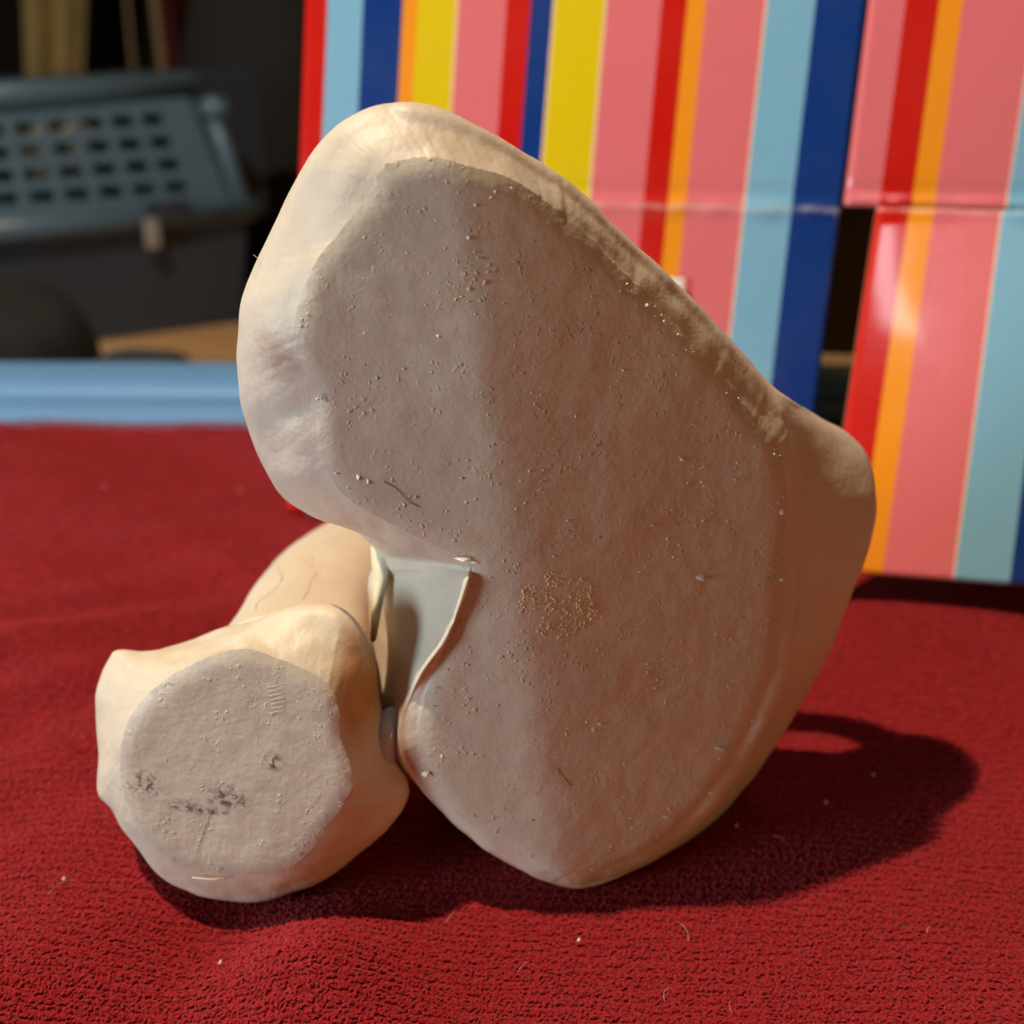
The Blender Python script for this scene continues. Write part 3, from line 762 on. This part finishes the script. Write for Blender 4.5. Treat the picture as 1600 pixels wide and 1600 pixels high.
# inner flange beside the slot, worn white edge of the board along the seam
mb = MB()
q = []
for j in range(9):
    v = 0.0 + (vt - 0.0) * j / 59
    q.append(p0 + u * (uSeam + kA * v + 0.0002) + w * v + n * (0.0001 + 0.0002 * noise.noise(Vector((v * 300, 1, 1)))))
mb.tube(q, [0.00030 * (0.7 + 0.7 * abs(noise.noise(Vector((j * 0.6, 3, 3))))) for j in range(9)], 6)
mb.obj('worn_edge', plain('worn_board_edge', (0.20, 0.18, 0.17), 0.5, 0.4, 300), box)
# small white tab
c = onplane(1052, 452, p0, n); bm = bmesh.new()
box_bm(bm, -0.0045, 0.0030, -0.0005, 0.0, -0.0060, 0.0030, None, 0.0004)
M = Matrix.Translation(c + n * 0.0016) @ Matrix((u, -n, w)).transposed().to_4x4()
for v in bm.verts: v.co = M @ v.co
bm_obj('white_tab', bm, plain('white_paper', (0.82, 0.80, 0.78), 0.5), box, True)

# ------------------------------------------------------------------ pet carrier in the background
car = empty('pet_carrier', (-0.35, 1.25, ZF))
tag(car, 'pet carrier with grey blue slotted top and dark base standing behind at the left', 'pet carrier')
shell_m = plain('carrier_blue_grey', (0.075, 0.125, 0.175), 0.38, 0.08, 20)
base_m = plain('carrier_dark_base', (0.027, 0.037, 0.054), 0.45, 0.1, 20)
DR, DL = 1.25, 1.10
def cpt(px, py):       # point on the carrier's receding front, straight line in plan from left to right
    a = atY(0, 300, DL); b = atY(385, 300, DR)
    A = Vector((a.x, a.y)); Bv = Vector((b.x, b.y)); d = (Bv - A)
    r = ray(px, py)
    # solve t*(r.x,r.y) = A + s*d
    det = r.x * (-d.y) + r.y * d.x
    tt = (A.x * (-d.y) + A.y * d.x) / det
    return Vector((r.x * tt, r.y * tt, H + r.z * tt)), Vector((d.y, -d.x, 0)).normalized()
_, cn = cpt(100, 300)
def bil(TL, TR, BL, BR, s, v): return (TL * (1 - s) + TR * s) * (1 - v) + (BL * (1 - s) + BR * s) * v
back = -cn
TL, TR = cpt(-180, 188)[0] + back * 0.03, cpt(312, 152)[0] + back * 0.03
BL, BR = cpt(-180, 362)[0], cpt(362, 322)[0]
# column and row edges in the panel's own coordinates
cols = []
for k in range(-5, 6): 
    c0 = (190 + k * 52.5 - 16 + 180) / 505.0; cols.append((c0, c0 + 0.073))
cols = [c for c in cols if c[0] > 0.01 and c[1] < 0.97]
rowsv = [(0.13 + 0.205 * r, 0.13 + 0.205 * r + 0.095) for r in range(4)]
se = [0.0] + [e for c in cols for e in c] + [1.0]
ve = [0.0] + [e for r in rowsv for e in r] + [1.0]
V = [bil(TL, TR, BL, BR, s, v) for v in ve for s in se]; M_ = len(se)
Fc = [(j * M_ + i, (j + 1) * M_ + i, (j + 1) * M_ + i + 1, j * M_ + i + 1) for j in range(len(ve) - 1) for i in range(M_ - 1) if not (i % 2 == 1 and j % 2 == 1)]
o = mesh_obj('vent_panel', V, Fc, shell_m, car, False)
md = o.modifiers.new('thickness', 'SOLIDIFY'); md.thickness = 0.006; md.offset = 0
md = o.modifiers.new('edge', 'BEVEL'); md.width = 0.0015; md.segments = 2
def bar(name, pts, r, mat, n=12):
    mb = MB(); mb.tube(pts, r, n); return mb.obj(name, mat, car)
mesh_obj('inner_wall', [q + back * 0.09 for q in (cpt(-180, 130)[0], cpt(455, 105)[0], cpt(470, 345)[0], cpt(-180, 400)[0])], [(0, 1, 2, 3)], base_m, car, False)
bar('top_rim', [TL + Vector((0, 0, .012)), TL * .5 + TR * .5 + Vector((0, 0, .0125)), TR + Vector((0, 0, .012)), TR + back * 0.25 + Vector((0, 0, .012))], 0.0135, shell_m)
bar('corner_post', [cpt(338, 158)[0] + back * 0.03, cpt(362, 240)[0] + back * 0.015, cpt(380, 330)[0]], [0.010, 0.010, 0.012], shell_m)
bm = bmesh.new(); bmesh.ops.create_uvsphere(bm, u_segments=16, v_segments=10, radius=0.013)
cc_ = cpt(345, 170)[0] + back * 0.02
for v in bm.verts: v.co = Vector((v.co.x * 1.4, v.co.y, v.co.z)) + cc_
bm_obj('hinge_knob', bm, shell_m, car, True)
q = [cpt(-180, 372)[0] + cn * 0.008, cpt(100, 350)[0] + cn * 0.008, cpt(384, 326)[0] + cn * 0.008, cpt(384, 326)[0] + back * 0.3]
bar('flange', q, 0.012, shell_m)
# upper shell top, side and rear
a0, a1 = TL + Vector((0, 0, .018)), TR + Vector((0, 0, .018))
r0 = cpt(366, 165)[0] + back * .02; r1 = cpt(384, 325)[0]
V = [a0, a1, a1 + back * 0.28, a0 + back * 0.28, r1, r1 + back * 0.30, BL, BL + back * .3]
mesh_obj('upper_shell', V, [(0, 1, 2, 3), (1, 4, 5, 2), (3, 2, 5, 7)], shell_m, car, False)
# lower shell
b0, b1, b2, b3 = cpt(-180, 372)[0], cpt(386, 328)[0], cpt(384, 512)[0], cpt(-180, 575)[0]
zb = ZF + 0.001
for b in (b2, b3): b.z = zb
V = [b0, b1, b2 - cn * .01, b3 - cn * .01]; V += [v + back * 0.3 for v in V]
mesh_obj('lower_shell', V, [(0, 3, 2, 1), (4, 5, 6, 7), (1, 2, 6, 5), (0, 4, 7, 3), (2, 3, 7, 6)], base_m, car, False)
# latch: dark housing and pale clip
def lbox(name, px, py, wx, wz, th, mat):
    c = cpt(px, py)[0] + cn * 0.016; bm = bmesh.new(); box_bm(bm, -wx, wx, -th, th, -wz, wz, None, 0.002)
    ux = Vector((-cn.y, cn.x, 0)) ; M = Matrix.Translation(c) @ Matrix((ux, cn, Vector((0, 0, 1)))).transposed().to_4x4()
    for v in bm.verts: v.co = M @ v.co
    return bm_obj(name, bm, mat, car, True)
lat = lbox('latch', 253, 328, 0.024, 0.011, 0.004, base_m)
lbox('latch_clip', 229, 362, 0.007, 0.015, 0.006, plain('latch_clip_grey', (0.30, 0.26, 0.24), 0.4))
# straw coloured bedding seen through two slots
for (px, py) in ((88, 232), (140, 218)):
    bm = bmesh.new(); bmesh.ops.create_icosphere(bm, subdivisions=3, radius=0.02)
    c = cpt(px, py)[0] + back * 0.045
    for v in bm.verts: v.co = c + Vector((v.co.x, v.co.y, v.co.z * 1.5)) * (1 + 0.3 * noise.noise(v.co * 90))
    bm_obj('bedding', bm, plain('bedding_yellow', (0.40, 0.30, 0.14), 0.9), car, True)

# black soft bag in front of the carrier, bottom left
bag_m = plain('black_fabric', (0.012, 0.012, 0.012), 0.9)
def lump(name, px, py, Y, rx, ry, rz, mat, seed=0, amp=0.18):
    bm = bmesh.new(); bmesh.ops.create_icosphere(bm, subdivisions=5, radius=1)
    c = atY(px, py, Y)
    for v in bm.verts:
        k = 1 + amp * noise.noise(v.co * 1.6 + Vector((seed, 0, 0)))
        v.co = Vector((c.x + v.co.x * rx * k, c.y + v.co.y * ry * k, max(ZF + 0.001, c.z + v.co.z * rz * k)))
    return bm_obj(name, bm, mat, None, True)
o = lump('black_bag', 10, 560, 0.86, 0.075, 0.06, 0.062, bag_m, 3, 0.12); tag(o, 'slumped black cloth bag on the floor in front of the pet carrier', 'bag')
o = lump('dark_pouch', 222, 566, 0.83, 0.035, 0.02, 0.010, plain('dark_pouch_cloth', (0.03, 0.035, 0.045), 0.8), 5)
c = None
tag(o, 'small dark grey pouch lying on the wood floor before the carrier', 'pouch')
o = lump('black_backpack', 425, 330, 1.62, 0.13, 0.12, 0.34, bag_m, 9, 0.15); tag(o, 'tall black backpack standing between the carrier and the striped box', 'backpack')

# curtain-like hangings and stalks at the upper left
def strip_cloth(name, x0, x1, ytop, ybot, Y, mat, waves, amp, taper=0.0):
    V = []; nu, nvv = 40, 12
    for j in range(nvv + 1):
        fy = j / nvv
        for i in range(nu + 1):
            fx = i / nu; s = x0 + (x1 - x0) * fx + taper * (fx - 0.5) * fy
            p = atY(s, ytop + (ybot - ytop) * fy, Y); p.y += amp * math.sin(fx * waves * 6.28 + fy)
            V.append(p)
    M = nu + 1
    o = mesh_obj(name, V, [(j * M + i, j * M + i + 1, (j + 1) * M + i + 1, (j + 1) * M + i) for j in range(nvv) for i in range(nu)], mat)
    md = o.modifiers.new('thickness', 'SOLIDIFY'); md.thickness = 0.004
    return o
o = strip_cloth('tan_cloth', 18, 150, -400, 420, 2.3, plain('tan_cloth', (0.42, 0.33, 0.14), 0.9, 0.45, 16), 2.5, 0.03, -50); tag(o, 'hanging tan cloth patterned with darker blotches behind the pet carrier', 'cloth')
o = strip_cloth('red_curtain', 245, 330, -400, 430, 2.5, plain('dark_red_cloth', (0.10, 0.012, 0.012), 0.9), 2, 0.03); tag(o, 'dark red cloth hanging between two thin stalks behind the pet carrier', 'cloth')
o = strip_cloth('black_curtain', -420, 500, -400, 560, 2.85, plain('black_cloth', (0.010, 0.009, 0.008), 0.95), 9, 0.05); tag(o, 'wide black curtain hanging along the back wall', 'curtain')
cane_m = plain('cane', (0.30, 0.21, 0.12), 0.7)
for (xa, xb, lab) in ((180, 212, 'faint thin cane stalk nearest the tan cloth'), (218, 258, 'thin cane stalk at the left edge of the red cloth'), (285, 332, 'thin cane stalk at the right edge of the red cloth')):
    mb = MB(); a, b = atY(xa, -200, 2.2), atY(xb, 150, 2.2); e = b + (b - a) * ((b.z - ZF - 0.002) / (a.z - b.z))
    mb.tube([a, (a + b) / 2, b, e], 0.0075 if xa != 180 else 0.004, 8)
    o = mb.obj('cane_stalk', cane_m); tag(o, lab, 'stalk', 'cane stalks behind the carrier')

# jar seen through the slot of the box
j = empty('jar', atZ(1352, 500, 0.006)); jc = atZ(1350, 495, 0.006); j.location = jc
tag(j, 'small olive jar with grey green lid glimpsed through the slot of the box', 'jar')
def lathe(prof, c, n=28):
    V = []; m = len(prof)
    for k in range(n):
        a = 2 * math.pi * k / n
        for r, z in prof: V.append((c.x + r * math.cos(a), c.y + r * math.sin(a), c.z + z))
    Fc = [(k * m + i, ((k + 1) % n) * m + i, ((k + 1) % n) * m + i + 1, k * m + i + 1) for k in range(n) for i in range(m - 1)]
    return V, Fc
V, Fc = lathe([(0, 0), (0.017, 0), (0.018, 0.002), (0.018, 0.024), (0.016, 0.027), (0, 0.027)], jc)
mesh_obj('jar_body', V, Fc, plain('olive_jar', (0.20, 0.15, 0.075), 0.4), j)
V, Fc = lathe([(0, 0.0272), (0.019, 0.0272), (0.019, 0.033), (0.016, 0.037), (0, 0.038)], jc)
mesh_obj('lid', V, Fc, plain('jar_lid', (0.25, 0.32, 0.27), 0.4), j)
